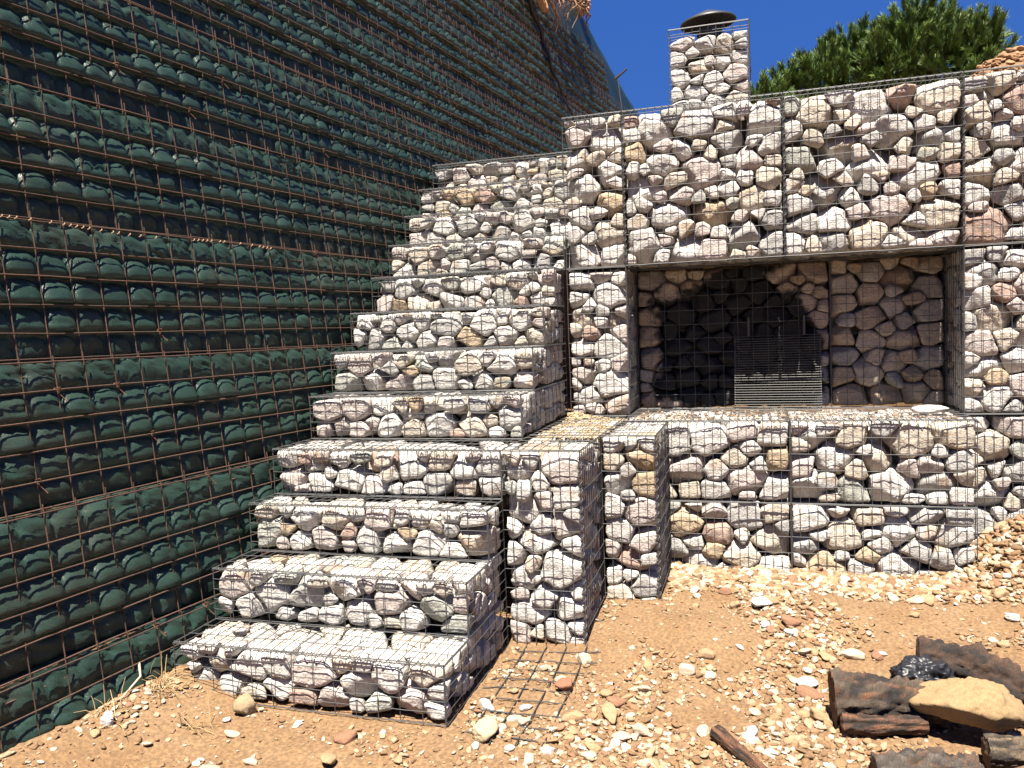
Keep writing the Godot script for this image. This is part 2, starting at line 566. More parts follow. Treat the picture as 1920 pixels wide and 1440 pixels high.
func build_wall() -> void:
	var root := thing("retaining_wall", "tall leaning retaining wall of dark green netting bulging through rusty steel mesh", "retaining wall", Vector3(-1.42, 0, 2.4))
	var org := root.position
	var ybase := -0.295
	var ncell := 0.148
	for c in 12:
		var yb := ybase + CH * c
		# first and last metre of this course worth building
		var s0 := -2.6
		var s1 := 13.0
		while s1 > 0.0 and crest(s1) - 0.55 < yb + CH:
			s1 -= ncell
		if yb > 3.6:
			s0 = (yb - 3.6) * 2.2 - 2.6
		if s1 - s0 < 0.5:
			continue
		var v := PackedVector3Array()
		var idx := PackedInt32Array()
		var col := PackedColorArray()
		var vs := PackedFloat32Array([0.0, 0.06, 0.16, 0.3, 0.45, 0.58, 0.69, 0.79, 0.88, 0.95, 1.0])
		var us := PackedFloat32Array([0.0, 0.07, 0.2, 0.36, 0.5, 0.64, 0.8, 0.93])
		var n_s := int((s1 - s0) / ncell)
		var split := int((4.6 - s0) / ncell)
		var rows := 5
		var rh := CH / rows
		var prev_cols := 0
		# ledge: from the head of the lift below back to the foot of this one
		for a in n_s:
			var uu := us if a < split else PackedFloat32Array([0.0, 0.15, 0.5, 0.85])
			for u in uu:
				var s := s0 + (a + u) * ncell
				v.append(wall_pt(s, yb - 0.004, course_off(1.0) - 0.05 + 0.012 * broad.get_noise_2d(s * 3.0, yb * 3.0)) - org)
				col.append(Color(0.029, 0.056, 0.044))
				prev_cols += 1
		for r in rows:
			for q in vs.size():
				var vv := vs[q]
				if r < rows - 1 and q == vs.size() - 1:
					continue
				var y := yb + rh * (r + vv)
				var f := (y - yb) / CH
				var first := v.size()
				var count := 0
				for a in n_s:
					var uu := us if a < split else PackedFloat32Array([0.0, 0.15, 0.5, 0.85])
					for u in uu:
						var s := s0 + (a + u) * ncell
						# one pouch of net: domed below, slumped away from the wire above
						var nb := a + (1 if u > 0.5 else -1)
						var nf := absf(u - 0.5)
						var h1 := lerpf(hash01(a, c * 5 + r, 1), hash01(nb, c * 5 + r, 1), nf)
						var h2 := lerpf(hash01(a, c * 5 + r, 2), hash01(nb, c * 5 + r, 2), nf)
						var h3 := lerpf(hash01(a, c * 5 + r, 3), hash01(nb, c * 5 + r, 3), nf)
						var uc := absf(2.0 * u - 1.0)
						var taut := smoothstep(0.0, 0.35, broad.get_noise_2d(s * 0.9 + 3.0, (c * 5 + r) * 0.7)) * 0.8
						var topv := (0.86 + 0.14 * h1) * (1.0 - lerpf(0.3, 0.06, taut) * pow(uc, 3.0))
						var dome := 0.0
						if vv < topv:
							var x := vv / topv
							dome = pow(maxf(0.0, 1.0 - pow(x, 2.3)), 0.55) * (0.45 + 0.55 * smoothstep(0.0, 0.16, x))
						var side := 1.0 - pow(uc, 5.0) * lerpf(0.42, 0.12, taut)
						var depth := lerpf(0.032 + 0.024 * h2, 0.032, taut)
						if f > 0.8:
							depth *= 0.55
						var o := -0.03 + depth * dome * side
						o += 0.012 * broad.get_noise_2d(s * 3.0, y * 3.0)
						var wr := 0.7 - 2.2 * absf(broad.get_noise_2d(s * 3.2 + 40.0, y * 17.0 + 3.0 * broad.get_noise_2d(s * 2.0, y)))
						var wm := smoothstep(0.35, 0.8, h3) + (0.8 if f > 0.78 else 0.0)
						o += 0.011 * wr * (0.3 + 0.7 * wm) + 0.0035 * fine.get_noise_2d(s * 50.0, y * 60.0)
						# the foot of each lift sits well behind the panel below it
						o -= 0.03 * smoothstep(0.2, 0.02, f)
						var p := wall_pt(s, y, course_off(f) + o)
						v.append(p - org)
						var dust := smoothstep(0.1, 0.5, broad.get_noise_2d(s * 1.1 + 9.0, y * 1.6)) * (0.6 + 0.4 * fine.get_noise_2d(s * 21.0, y * 17.0))
						var b := 1.0 + 0.25 * broad.get_noise_2d(s * 2.0, y * 2.0 + 50.0)
						var base := Color(0.029 * b, 0.056 * b, 0.044 * b)
						col.append(base.lerp(Color(0.085, 0.082, 0.062), 0.35 * clampf(dust, 0.0, 1.0)))
						count += 1
				if true:
					var before := first - prev_cols
					for k in count - 1:
						idx.append_array(PackedInt32Array([before + k, first + k, before + k + 1, before + k + 1, first + k, first + k + 1]))
				prev_cols = count
		put("net_course", bake(v, idx, col), M.net, root)
		# ledge of net from the head of this lift back under the next
		# rusty panel of this lift
		var t := Tubes.new()
		var a0 := int(s0 / ncell) - 1
		for a in range(a0, int(s1 / ncell)):
			var s := a * ncell + 0.02 * c
			var far := s > 6.5
			var pts := PackedVector3Array()
			var ext := 0.035 + 0.05 * hash01(a, c, 5)
			for k in 4:
				var f := lerpf(-0.16, 1.0 + ext, k / 3.0)
				pts.append(wall_pt(s + 0.006 * fine.get_noise_2d(a * 7.0, k * 30.0 + c * 11.0), yb + CH * f, course_off(f) + 0.006) - org)
			var m := hash01(a, c, 7)
			t.tint = Color(0.07, 0.038, 0.027).lerp(Color(0.135, 0.066, 0.042), m)
			t.add(pts, 0.0032, 0.0032, 4 if far else 5, false)
		for k in 7:
			var f := (float(k) / 5.0) if k < 6 else -0.1
			if k == 0:
				f = 0.02
			var pts := PackedVector3Array()
			var s := s0
			while s < s1:
				pts.append(wall_pt(s, yb + CH * f + 0.006 * fine.get_noise_2d(s * 12.0, f * 90.0 + c * 33.0), course_off(f) + 0.0145 + 0.004 * fine.get_noise_2d(s * 20.0, c * 50.0 + k * 17.0)) - org)
				s += 0.3
			var m := hash01(k, c, 9)
			t.tint = Color(0.075, 0.042, 0.03).lerp(Color(0.14, 0.074, 0.048), m)
			t.add(pts, 0.0036, 0.0036, 5, false)
		put("steel_mesh_panel", tube_mesh(t), M.rust, root)
		# wire ties twisted round some crossings
		var ties := Tubes.new()
		ties.tint = Color(0.24, 0.095, 0.045)
		for k in 26:
			var a := int(hash01(k, c, 21) * n_s)
			var rr := int(hash01(k, c, 22) * 5.0)
			var f := rr / 5.0 if rr > 0 else 1.0
			var s := (a0 + a) * ncell + 0.02 * c
			if s > 6.0 or s < s0 or s > s1:
				continue
			var pts := PackedVector3Array()
			for q in 10:
				var g := q * 1.25
				pts.append(wall_pt(s + 0.013 * cos(g), yb + CH * f + 0.013 * sin(g), course_off(f) + 0.012 + 0.012 * sin(g * 2.0)) - org)
			pts.append(wall_pt(s + 0.02, yb + CH * f - 0.05, course_off(f) + 0.03) - org)
			ties.add(pts, 0.0026, 0.002, 4, false)
		if ties.v.size() > 0:
			put("wire_ties", tube_mesh(ties), M.rust, root)
	# smooth apron of net over the crest
	var av := PackedVector3Array()
	var ai := PackedInt32Array()
	var ac := PackedColorArray()
	var cols := 0
	var s := 2.0
	while s < 13.4:
		var top := crest(s)
		for k in 9:
			var f := k / 8.0
			var y := top - 1.25 * (1.0 - f)
			var o := -0.075 + 0.02 * broad.get_noise_2d(s * 2.0, y * 3.0) + 0.006 * fine.get_noise_2d(s * 12.0, y * 30.0)
			av.append(wall_pt(s, y, o - 0.3 * smoothstep(0.85, 1.0, f)) - org)
			ac.append(Color(0.02, 0.042, 0.032))
		if cols > 0:
			for k in 8:
				var p := (cols - 1) * 9 + k
				ai.append_array(PackedInt32Array([p, p + 1, p + 9, p + 1, p + 10, p + 9]))
		cols += 1
		s += 0.12
	put("crest_apron", bake(av, ai, ac), M.net, root)
	# pale dashes standing for dots of light leaking through the mesh
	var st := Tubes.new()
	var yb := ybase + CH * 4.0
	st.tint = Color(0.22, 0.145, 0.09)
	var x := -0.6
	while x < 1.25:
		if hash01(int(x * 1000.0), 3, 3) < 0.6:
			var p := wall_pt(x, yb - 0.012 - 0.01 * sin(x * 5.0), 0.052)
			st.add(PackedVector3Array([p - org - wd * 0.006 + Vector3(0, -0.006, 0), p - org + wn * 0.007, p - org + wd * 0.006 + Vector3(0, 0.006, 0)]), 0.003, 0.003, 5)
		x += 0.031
	put("light_dots", tube_mesh(st), M.cloth, root)
	# black hose lying down the face
	var hose := Tubes.new()
	var hp := PackedVector3Array()
	for k in 24:
		var f := k / 23.0
		hp.append(wall_pt(lerpf(6.75, 7.75, f) + 0.06 * sin(f * 8.0), lerpf(5.75, 4.25, f), 0.035 + 0.012 * sin(f * 31.0)))
	hose.add(hp, 0.03, 0.009, 8)
	var ho := put("hose", tube_mesh(hose), M.hose)
	tag(ho, "black hose hanging down the green netted wall below the dry roots", "hose")

# ------------------------------------------------------------------ ground
func height(x: float, z: float) -> float:
	var h := 0.085 * smoothstep(1.75, 0.75, z)
	h += 0.26 * smoothstep(2.25, 2.75, x) * smoothstep(1.25, 0.35, z)
	h += 0.05 * smoothstep(1.9, 2.6, x) * smoothstep(2.0, 0.9, z)
	h += 0.085 * exp(-pow((x - 0.85) / 0.42, 2.0) - pow((z - 1.42) / 0.34, 2.0))
	h += 0.06 * exp(-pow((x - 1.55) / 0.4, 2.0) - pow((z - 1.05) / 0.3, 2.0))
	h -= 0.03 * exp(-pow((x - 1.35) / 0.16, 2.0) - pow((z - 1.75) / 0.5, 2.0))
	h += 0.05 * exp(-pow((x - 2.2) / 0.45, 2.0) - pow((z - 1.45) / 0.25, 2.0))
	# spoil heaped along the foot of the retaining wall
	var xw := -1.42 + 0.1405 * (2.4 - z)
	h += 0.105 * smoothstep(0.52, 0.05, x - xw) * smoothstep(1.2, 2.2, z)
	var near := smoothstep(0.0, 0.12, absf(z - 2.43)) if (x < 0.05 and x > -1.2) else 1.0
	h += (0.014 * broad.get_noise_2d(x * 2.2, z * 2.2) + 0.008 * broad.get_noise_2d(x * 8.0 + 5.0, z * 8.0)) * near
	h += 0.006 * fine.get_noise_2d(x * 30.0, z * 30.0)
	h += 0.0022 * fine.get_noise_2d(x * 95.0 + 4.0, z * 95.0)
	if z > 2.2:
		h -= 0.008
	return h

func stones_here(x: float, z: float) -> float:
	# where the photograph shows the dirt strewn with stone chips (1) or raked bare (0)
	var b := 0.5 + 0.75 * broad.get_noise_2d(x * 1.9 + 31.0, z * 1.9)
	b += 1.0 * smoothstep(0.95, 0.45, z)
	b += 0.9 * exp(-pow((x - 1.36) / 0.17, 2.0)) * smoothstep(0.7, 1.2, z)
	b += 0.5 * smoothstep(2.1, 2.5, z) * smoothstep(0.0, 0.5, x)
	b += 0.8 * smoothstep(2.2, 2.7, x) * smoothstep(1.6, 0.9, z)
	b -= 0.9 * exp(-pow((x - 0.85) / 0.3, 2.0) - pow((z - 1.42) / 0.24, 2.0))
	b -= 0.8 * exp(-pow((x - 1.85) / 0.33, 2.0) - pow((z - 1.0) / 0.22, 2.0))
	b -= 0.7 * exp(-pow((x - 1.9) / 0.35, 2.0) - pow((z - 1.5) / 0.13, 2.0))
	b -= 0.5 * exp(-pow((x + 0.7) / 0.6, 2.0) - pow((z - 2.75) / 0.22, 2.0))
	return clampf(b, 0.0, 1.0)

func spaced(a: float, b: float, step: float) -> PackedFloat32Array:
	var o := PackedFloat32Array()
	var x := a
	while x < b - 0.0001:
		o.append(x)
		x += step
	return o

func sheet(xs: PackedFloat32Array, zs: PackedFloat32Array, f: Callable, fc: Callable) -> ArrayMesh:
	var v := PackedVector3Array()
	var c := PackedColorArray()
	var i := PackedInt32Array()
	for z in zs:
		for x in xs:
			v.append(Vector3(x, f.call(x, z), z))
			c.append(fc.call(x, z))
	var n := xs.size()
	for b in zs.size() - 1:
		for a in n - 1:
			var p := b * n + a
			i.append_array(PackedInt32Array([p, p + 1, p + n, p + 1, p + n + 1, p + n]))
	return bake(v, i, c)

func dirt_color(x: float, z: float) -> Color:
	var n := broad.get_noise_2d(x * 3.0 + 70.0, z * 3.0) * 0.5 + 0.5
	var k := fine.get_noise_2d(x * 40.0 + 11.0, z * 40.0) * 0.5 + 0.5
	var c := Color(0.22, 0.124, 0.054).lerp(Color(0.28, 0.175, 0.09), n)
	return c * (0.82 + 0.3 * k)

func hill_height(x: float, z: float) -> float:
	var h := 2.9 + 0.05 * broad.get_noise_2d(x, z)
	h += 0.33 * smoothstep(2.35, 2.75, x) * smoothstep(-0.15, -0.55, z)
	h += 0.10 * smoothstep(2.7, 3.6, x)
	h += 0.025 * fine.get_noise_2d(x * 9.0, z * 9.0) * smoothstep(2.3, 2.7, x)
	h += 0.5 * smoothstep(-3.0, -12.0, z) * smoothstep(-1.0, 4.0, x)
	if x < 0.3:
		h = lerpf(1.0, h, smoothstep(-1.65, -2.0, z))
	# high ground held by the retaining wall
	var s := (2.4 - z) / cos(deg_to_rad(WA))
	var xw := -1.42 + 0.1405 * (2.4 - z) - TB * 3.5
	h = lerpf(h, maxf(crest(s) - 0.12, 2.5), smoothstep(-0.75, -1.6, x - xw))
	return h

func build_ground() -> void:
	var xs := PackedFloat32Array([-40, -20, -10, -6, -4, -3, -2.4])
	xs.append_array(spaced(-2.0, 3.4, 0.0175))
	xs.append_array(PackedFloat32Array([3.4, 3.6, 4, 5, 7, 10, 20, 40]))
	var zs := PackedFloat32Array([-0.85, -0.3])
	zs.append_array(spaced(-0.1, 3.4, 0.0175))
	zs.append_array(PackedFloat32Array([3.4, 3.7, 4.2, 5, 6.5, 9, 14, 24, 40, 60]))
	structure(put("ground", sheet(xs, zs, height, dirt_color), M.dirt))
	var hx := PackedFloat32Array([-60, -30, -15, -8, -5, -4, -3.5, -3, -2.5, -2, -1.5, -1, -0.5, 0, 0.5, 1.0, 1.5, 2.0])
	hx.append_array(spaced(2.2, 3.8, 0.05))
	hx.append_array(PackedFloat32Array([3.8, 4.5, 6, 9, 14, 25, 50, 80]))
	var hz := PackedFloat32Array([-120, -60, -40, -25, -18, -14, -12, -10.5, -9, -8, -7, -6, -5, -4, -3, -2])
	hz.append_array(spaced(-1.6, -0.14, 0.05))
	structure(put("hill", sheet(hx, hz, hill_height, dirt_color), M.dirt))

func chip(freq: int, g: RandomNumberGenerator, flat := 0.7) -> ArrayMesh:
	var planes := PackedVector4Array()
	for q in 11:
		var d := Vector3(g.randfn(), g.randfn(), g.randfn()).normalized()
		planes.append(Vector4(d.x, d.y, d.z, g.randf_range(0.55, 1.0)))
	return solid(freq, planes, 1.15, 0.12, Vector3(g.randf() * 9.0, 0, g.randf() * 9.0), Color(1, 1, 1), 1.0 / flat)

func chip_tint(g: RandomNumberGenerator) -> Color:
	var x := g.randf()
	var t := Color(0.40, 0.29, 0.175)
	if g.randf() < 0.3:
		t = Color(0.25, 0.145, 0.068)
	elif x < 0.26:
		t = Color(0.50, 0.42, 0.32)
	elif x < 0.60:
		t = Color(0.42, 0.31, 0.19)
	elif x < 0.85:
		t = Color(0.33, 0.205, 0.10)
	elif x < 0.96:
		t = Color(0.30, 0.165, 0.09)
	else:
		t = Color(0.62, 0.60, 0.56)
	var b := g.randf_range(0.82, 1.1)
	return Color(t.r * b, t.g * b, t.b * b)

func on_ground(x: float, z: float) -> bool:
	if z < 0.33 and x < 2.42: return false
	if z < 0.02: return false
	if x < 0.0 and z < 2.43: return false
	if x < 0.39 and z < 1.56: return false
	if x < 0.7 and z < 1.0: return false
	if x < -1.38 + 0.1405 * (2.4 - z): return false
	return true

func build_gravel() -> void:
	var g := RandomNumberGenerator.new()
	g.seed = 77
	var root := Node3D.new()
	root.name = numbered("gravel")
	add_child(root)
	root.set_meta("kind", "stuff")
	tag(root, "small stone chips and clods strewn over the orange dirt", "gravel")
	for variant in 5:
		var mesh := chip(3, g, 0.72)
		var tf := []
		var cs := []
		var n := 0
		while n < 15000:
			n += 1
			var x := g.randf_range(-1.9, 3.4)
			var z := g.randf_range(0.0, 3.3)
			var k := stones_here(x, z)
			if not on_ground(x, z) or g.randf() > smoothstep(0.25, 0.85, k) * 0.95 + 0.07: continue
			var r := 0.0035 + (0.0135 + 0.008 * smoothstep(0.95, 0.45, z)) * pow(g.randf(), 2.6 - 1.0 * smoothstep(0.95, 0.45, z)) * (0.6 + 0.7 * k)
			tf.append([x, height(x, z) + r * 0.25, z, r])
			cs.append(chip_tint(g))
		# chips on the low gabion between stairs and hearth, on the counter and on the mound behind the wall
		for q in 420:
			var x := g.randf_range(0.0, 0.37)
			var z := g.randf_range(0.03, 0.97)
			tf.append([x, 0.975 + g.randf() * 0.012 + 0.05 * smoothstep(0.3, 0.0, z) * smoothstep(0.3, 0.0, x), z, g.randf_range(0.005, 0.016)])
			cs.append(Color(0.46, 0.34, 0.2) * g.randf_range(0.8, 1.2))
		for q in 90:
			tf.append([g.randf_range(0.42, 2.38), 0.985 + g.randf() * 0.012, g.randf_range(-0.4, 0.2), g.randf_range(0.005, 0.014)])
			cs.append(chip_tint(g))
		for q in 700:
			var x := g.randf_range(2.3, 3.6)
			var z := g.randf_range(-1.5, -0.16)
			tf.append([x, hill_height(x, z) + 0.004, z, g.randf_range(0.006, 0.028)])
			cs.append(Color(0.36, 0.2, 0.1) * g.randf_range(0.75, 1.35))
		var mm := MultiMesh.new()
		mm.transform_format = MultiMesh.TRANSFORM_3D
		mm.use_colors = true
		mm.mesh = mesh
		mm.instance_count = tf.size()
		for k in tf.size():
			var e: Array = tf[k]
			var b := Basis.from_euler(Vector3(g.randf_range(-0.5, 0.5), g.randf() * TAU, g.randf_range(-0.5, 0.5))).scaled(Vector3.ONE * float(e[3]) * 1.0)
			b = b * Basis.from_scale(Vector3(g.randf_range(0.8, 1.5), g.randf_range(0.6, 1.0), g.randf_range(0.8, 1.2)))
			mm.set_instance_transform(k, Transform3D(b, Vector3(e[0], e[1], e[2])))
			var c: Color = cs[k]
			c.a = 1.0
			mm.set_instance_color(k, c)
		var mi := MultiMeshInstance3D.new()
		mi.multimesh = mm
		mi.material_override = M.pebble
		mi.name = "chips"
		mi.set_meta("kind", "stuff")
		root.add_child(mi, true)

func tinted_copy(mesh: ArrayMesh, tint: Color) -> ArrayMesh:
	var a := mesh.surface_get_arrays(0)
	var c: PackedColorArray = a[Mesh.ARRAY_COLOR]
	for k in c.size():
		c[k] = Color(c[k].r * tint.r, c[k].g * tint.g, c[k].b * tint.b)
	a[Mesh.ARRAY_COLOR] = c
	var m := ArrayMesh.new()
	m.add_surface_from_arrays(Mesh.PRIMITIVE_TRIANGLES, a)
	return m

func build_loose_rocks() -> void:
	var g := RandomNumberGenerator.new()
	g.seed = 911
	var kinds := [
		["chalk white stone chunk lying loose on the dirt", "white stone chunks on the dirt", Color(0.62, 0.60, 0.56)],
		["pale cream stone chunk lying loose on the dirt", "cream stone chunks on the dirt", Color(0.52, 0.43, 0.31)],
		["tan dusty stone chunk lying loose on the dirt", "tan stone chunks on the dirt", Color(0.38, 0.255, 0.14)],
		["reddish brown stone chunk lying loose on the dirt", "reddish stone chunks on the dirt", Color(0.29, 0.15, 0.085)]]
	var meshes := []
	for k in 4:
		var row := []
		for q in 6:
			row.append(tinted_copy(chip(5, g, g.randf_range(0.6, 0.85)), kinds[k][2] * g.randf_range(0.9, 1.08)))
		meshes.append(row)
	var made := 0
	while made < 250:
		var x := g.randf_range(-1.35, 3.0)
		var z := g.randf_range(0.35, 3.05)
		if not on_ground(x, z) or not on_ground(x - 0.06, z - 0.06) or g.randf() > stones_here(x, z) + 0.05: continue
		if x > 1.45 and z > 1.5: continue
		made += 1
		var w := g.randf()
		var k := 0 if w < 0.22 else (1 if w < 0.62 else (2 if w < 0.92 else 3))
		var r := 0.017 + 0.026 * pow(g.randf(), 2.0)
		var o := put("loose_rock", meshes[k][g.randi() % 6], M.pebble, null, Vector3(x, height(x, z) + r * 0.32, z))
		o.basis = Basis.from_euler(Vector3(g.randf_range(-0.3, 0.3), g.randf() * TAU, g.randf_range(-0.3, 0.3))).scaled(Vector3.ONE * r) * Basis.from_scale(Vector3(g.randf_range(0.9, 1.5), g.randf_range(0.7, 1.0), g.randf_range(0.8, 1.1)))
		tag(o, kinds[k][0], "rock", kinds[k][1])
	# single stones one can name
	for e in [
		["round cream boulder beside the wire sheet and the lowest step", Color(0.50, 0.41, 0.25), Vector3(0.135, 0, 2.43), 0.062, Vector3(1.1, 0.8, 0.9)],
		["rough tan stone leaning on the front of the lowest step", Color(0.36, 0.27, 0.16), Vector3(-0.93, 0, 2.47), 0.055, Vector3(0.9, 1.1, 0.8)],
		["bright white upright stone between the reddish stick and the firewood", Color(0.66, 0.65, 0.62), Vector3(1.165, 0, 2.2), 0.033, Vector3(0.8, 1.2, 0.8)],
		["large white stone on the bank in front of the hearth counter", Color(0.66, 0.64, 0.60), Vector3(1.215, 0, 1.03), 0.052, Vector3(1.2, 0.8, 0.9)],
		["red brown stone pinning the free edge of the wire sheet", Color(0.29, 0.13, 0.075), Vector3(0.375, 0, 1.99), 0.045, Vector3(1.2, 0.8, 0.9)],
		["white quartz lump on the dirt at the foot of the green wall", Color(0.66, 0.65, 0.63), Vector3(-1.33, 0, 2.82), 0.035, Vector3(0.9, 1.1, 0.8)],
		["small white stone lying in the corner of the lowest step", Color(0.62, 0.60, 0.55), Vector3(0.075, 0, 2.2), 0.036, Vector3(1.3, 0.8, 0.8)]]:
		var p: Vector3 = e[2]
		p.y = height(p.x, p.z) + e[3] * 0.42
		var o := put("rock", tinted_copy(chip(7, g, 0.9), e[1]), M.pebble, null, p)
		o.basis = Basis.from_euler(Vector3(0.1, g.randf() * TAU, 0.1)).scaled(Vector3.ONE * float(e[3])) * Basis.from_scale(e[4])
		tag(o, e[0], "rock")
	var slab := put("stone_slab", tinted_copy(chip(7, g, 0.9), Color(0.64, 0.62, 0.58)), M.pebble, null, Vector3(2.24, 1.012, -0.14))
	slab.basis = Basis.from_euler(Vector3(0, 0.2, 0.08)).scaled(Vector3(0.1, 0.03, 0.07))
	tag(slab, "flat white stone slab lying on the counter inside the hearth", "stone slab")

# ------------------------------------------------------------------ small things
func settled(x: float, z: float) -> float:
	return (height(x - 0.07, z) + height(x + 0.07, z) + height(x, z - 0.07) + height(x, z + 0.07)) / 4.0

func build_wire_sheet() -> void:
	var root := thing("wire_sheet", "dark sheet of welded wire half buried in the dirt beside the lowest steps", "wire mesh", Vector3(0.19, 0, 2.0))
	var t := Tubes.new()
	for x in [0.085, 0.19, 0.292, 0.395]:
		var pts := PackedVector3Array()
		var z0 := 1.57
		var z1 := 2.5 if x < 0.35 else 2.47
		for k in 24:
			var z := lerpf(z0, z1, k / 23.0)
			var dip := 0.02 * smoothstep(2.32, 2.5, z) if x < 0.1 else 0.0
			pts.append(Vector3(x + 0.004 * sin(z * 7.0), settled(x, z) + 0.010 - dip, z) - root.position)
		t.add(pts, 0.0029, 0.0029, 5)
	var z := 1.63
	while z < 2.5:
		var pts := PackedVector3Array()
		var x1 := 0.47 if z < 1.85 else 0.41
		for k in 16:
			var x := lerpf(-0.005 + 0.05 * smoothstep(2.1, 2.4, z), x1, k / 15.0)
			pts.append(Vector3(x, settled(x, z) + 0.0075 - 0.012 * smoothstep(0.06, 0.0, x), z) - root.position)
		t.add(pts, 0.0029, 0.0029, 5)
		z += 0.1
	put("welded_wires", tube_mesh(t), M.dark_steel, root)

func wood_log(label: String, pts: PackedVector3Array, r0: float, r1: float, bark: Color, heart: Color, sd: int, ridge := 0.1) -> void:
	var mid := pts[pts.size() / 2]
	var root := thing("firewood_log", label, "log", mid)
	var curve := Curve3D.new()
	for k in pts.size():
		var tan := (pts[mini(k + 1, pts.size() - 1)] - pts[maxi(k - 1, 0)]) * 0.22
		curve.add_point(pts[k], -tan, tan)
	var len := curve.get_baked_length()
	var rings := int(len / 0.009) + 2
	var sides := 44
	var v := PackedVector3Array()
	var c := PackedColorArray()
	var idx := PackedInt32Array()
	var ends := [PackedVector3Array(), PackedVector3Array()]
	for k in rings:
		var f := float(k) / (rings - 1)
		var p := curve.sample_baked(f * len)
		var q := curve.sample_baked(minf(f * len + 0.02, len)) - curve.sample_baked(maxf(f * len - 0.02, 0.0))
		var t := q.normalized()
		var a := t.cross(Vector3(0.05, 1, 0.02)).normalized()
		var b := t.cross(a)
		var r := lerpf(r0, r1, f)
		for s in sides:
			var g := TAU * s / sides
			var d := a * cos(g) + b * sin(g)
			var n1 := broad.get_noise_3d(cos(g) * 1.6 + sd * 7.0, sin(g) * 1.6, f * len * 3.0)
			var n2 := absf(fine.get_noise_3d(cos(g) * 16.0 + sd * 3.0, sin(g) * 16.0, f * len * 9.0))
			var n3 := fine.get_noise_3d(cos(g) * 40.0 + sd, sin(g) * 40.0, f * len * 50.0)
			var rr := r * (1.0 + 0.34 * n1 + ridge * (n2 * 2.2 - 0.5) + ridge * 0.5 * n3)
			v.append(p + d * rr - mid)
			var m := 0.55 + 1.1 * n2 + 0.3 * n3
			var bc := bark.lerp(heart, 0.75 * smoothstep(0.12, 0.3, fine.get_noise_3d(cos(g) * 4.0 + sd * 5.0, sin(g) * 4.0, f * len * 12.0)))
			bc = bc.lerp(Color(0.02, 0.018, 0.016), 0.85 * smoothstep(0.02, 0.25, broad.get_noise_3d(cos(g) * 1.4 + sd * 9.0, sin(g) * 1.4, f * len * 7.0)))
			c.append(Color(bc.r * m, bc.g * m, bc.b * m))
			if k == 0: ends[0].append(p + d * rr - mid)
			if k == rings - 1: ends[1].append(p + d * rr - mid)
	for k in rings - 1:
		for s in sides:
			var p := k * sides + s
			var q := k * sides + (s + 1) % sides
			idx.append_array(PackedInt32Array([p, p + sides, q, q, p + sides, q + sides]))
	put("bark", bake(v, idx, c), M.bark, root)
	for e in 2:
		var rim: PackedVector3Array = ends[e]
		var cen := Vector3.ZERO
		for p in rim: cen += p / sides
		var ev := PackedVector3Array()
		var ec := PackedColorArray()
		var ei := PackedInt32Array()
		var axis := (cen - (curve.sample_baked(len * 0.5) - mid)).normalized()
		for k in 6:
			var f := k / 5.0
			for s in sides:
				ev.append(cen.lerp(rim[s], f) + axis * (0.006 * (1.0 - f) + 0.006 * fine.get_noise_3dv(rim[s] * 30.0 * f)))
				var m := 0.75 + 0.4 * fine.get_noise_2d(f * 60.0, s * 1.5)
				ec.append(Color(heart.r * m, heart.g * m, heart.b * m))
		for k in 5:
			for s in sides:
				var p := k * sides + s
				var q := k * sides + (s + 1) % sides
				if e == 0:
					ei.append_array(PackedInt32Array([p, p + sides, q, q, p + sides, q + sides]))
				else:
					ei.append_array(PackedInt32Array([p, q, p + sides, q, q + sides, p + sides]))
		put("cut_end", bake(ev, ei, ec), M.bark, root)

func boulder(called: String, label: String, cat: String, at: Vector3, size: Vector3, turn: Vector3, planes: PackedVector4Array, tint: Color, sd: int) -> void:
	var o := put(called, solid(18, planes, 0.24, 0.10, Vector3(sd * 1.7, 0, 0), tint, 1.0, 0.35), M.pebble, null, at)
	o.basis = Basis.from_euler(turn) * Basis.from_scale(size)
	tag(o, label, cat)

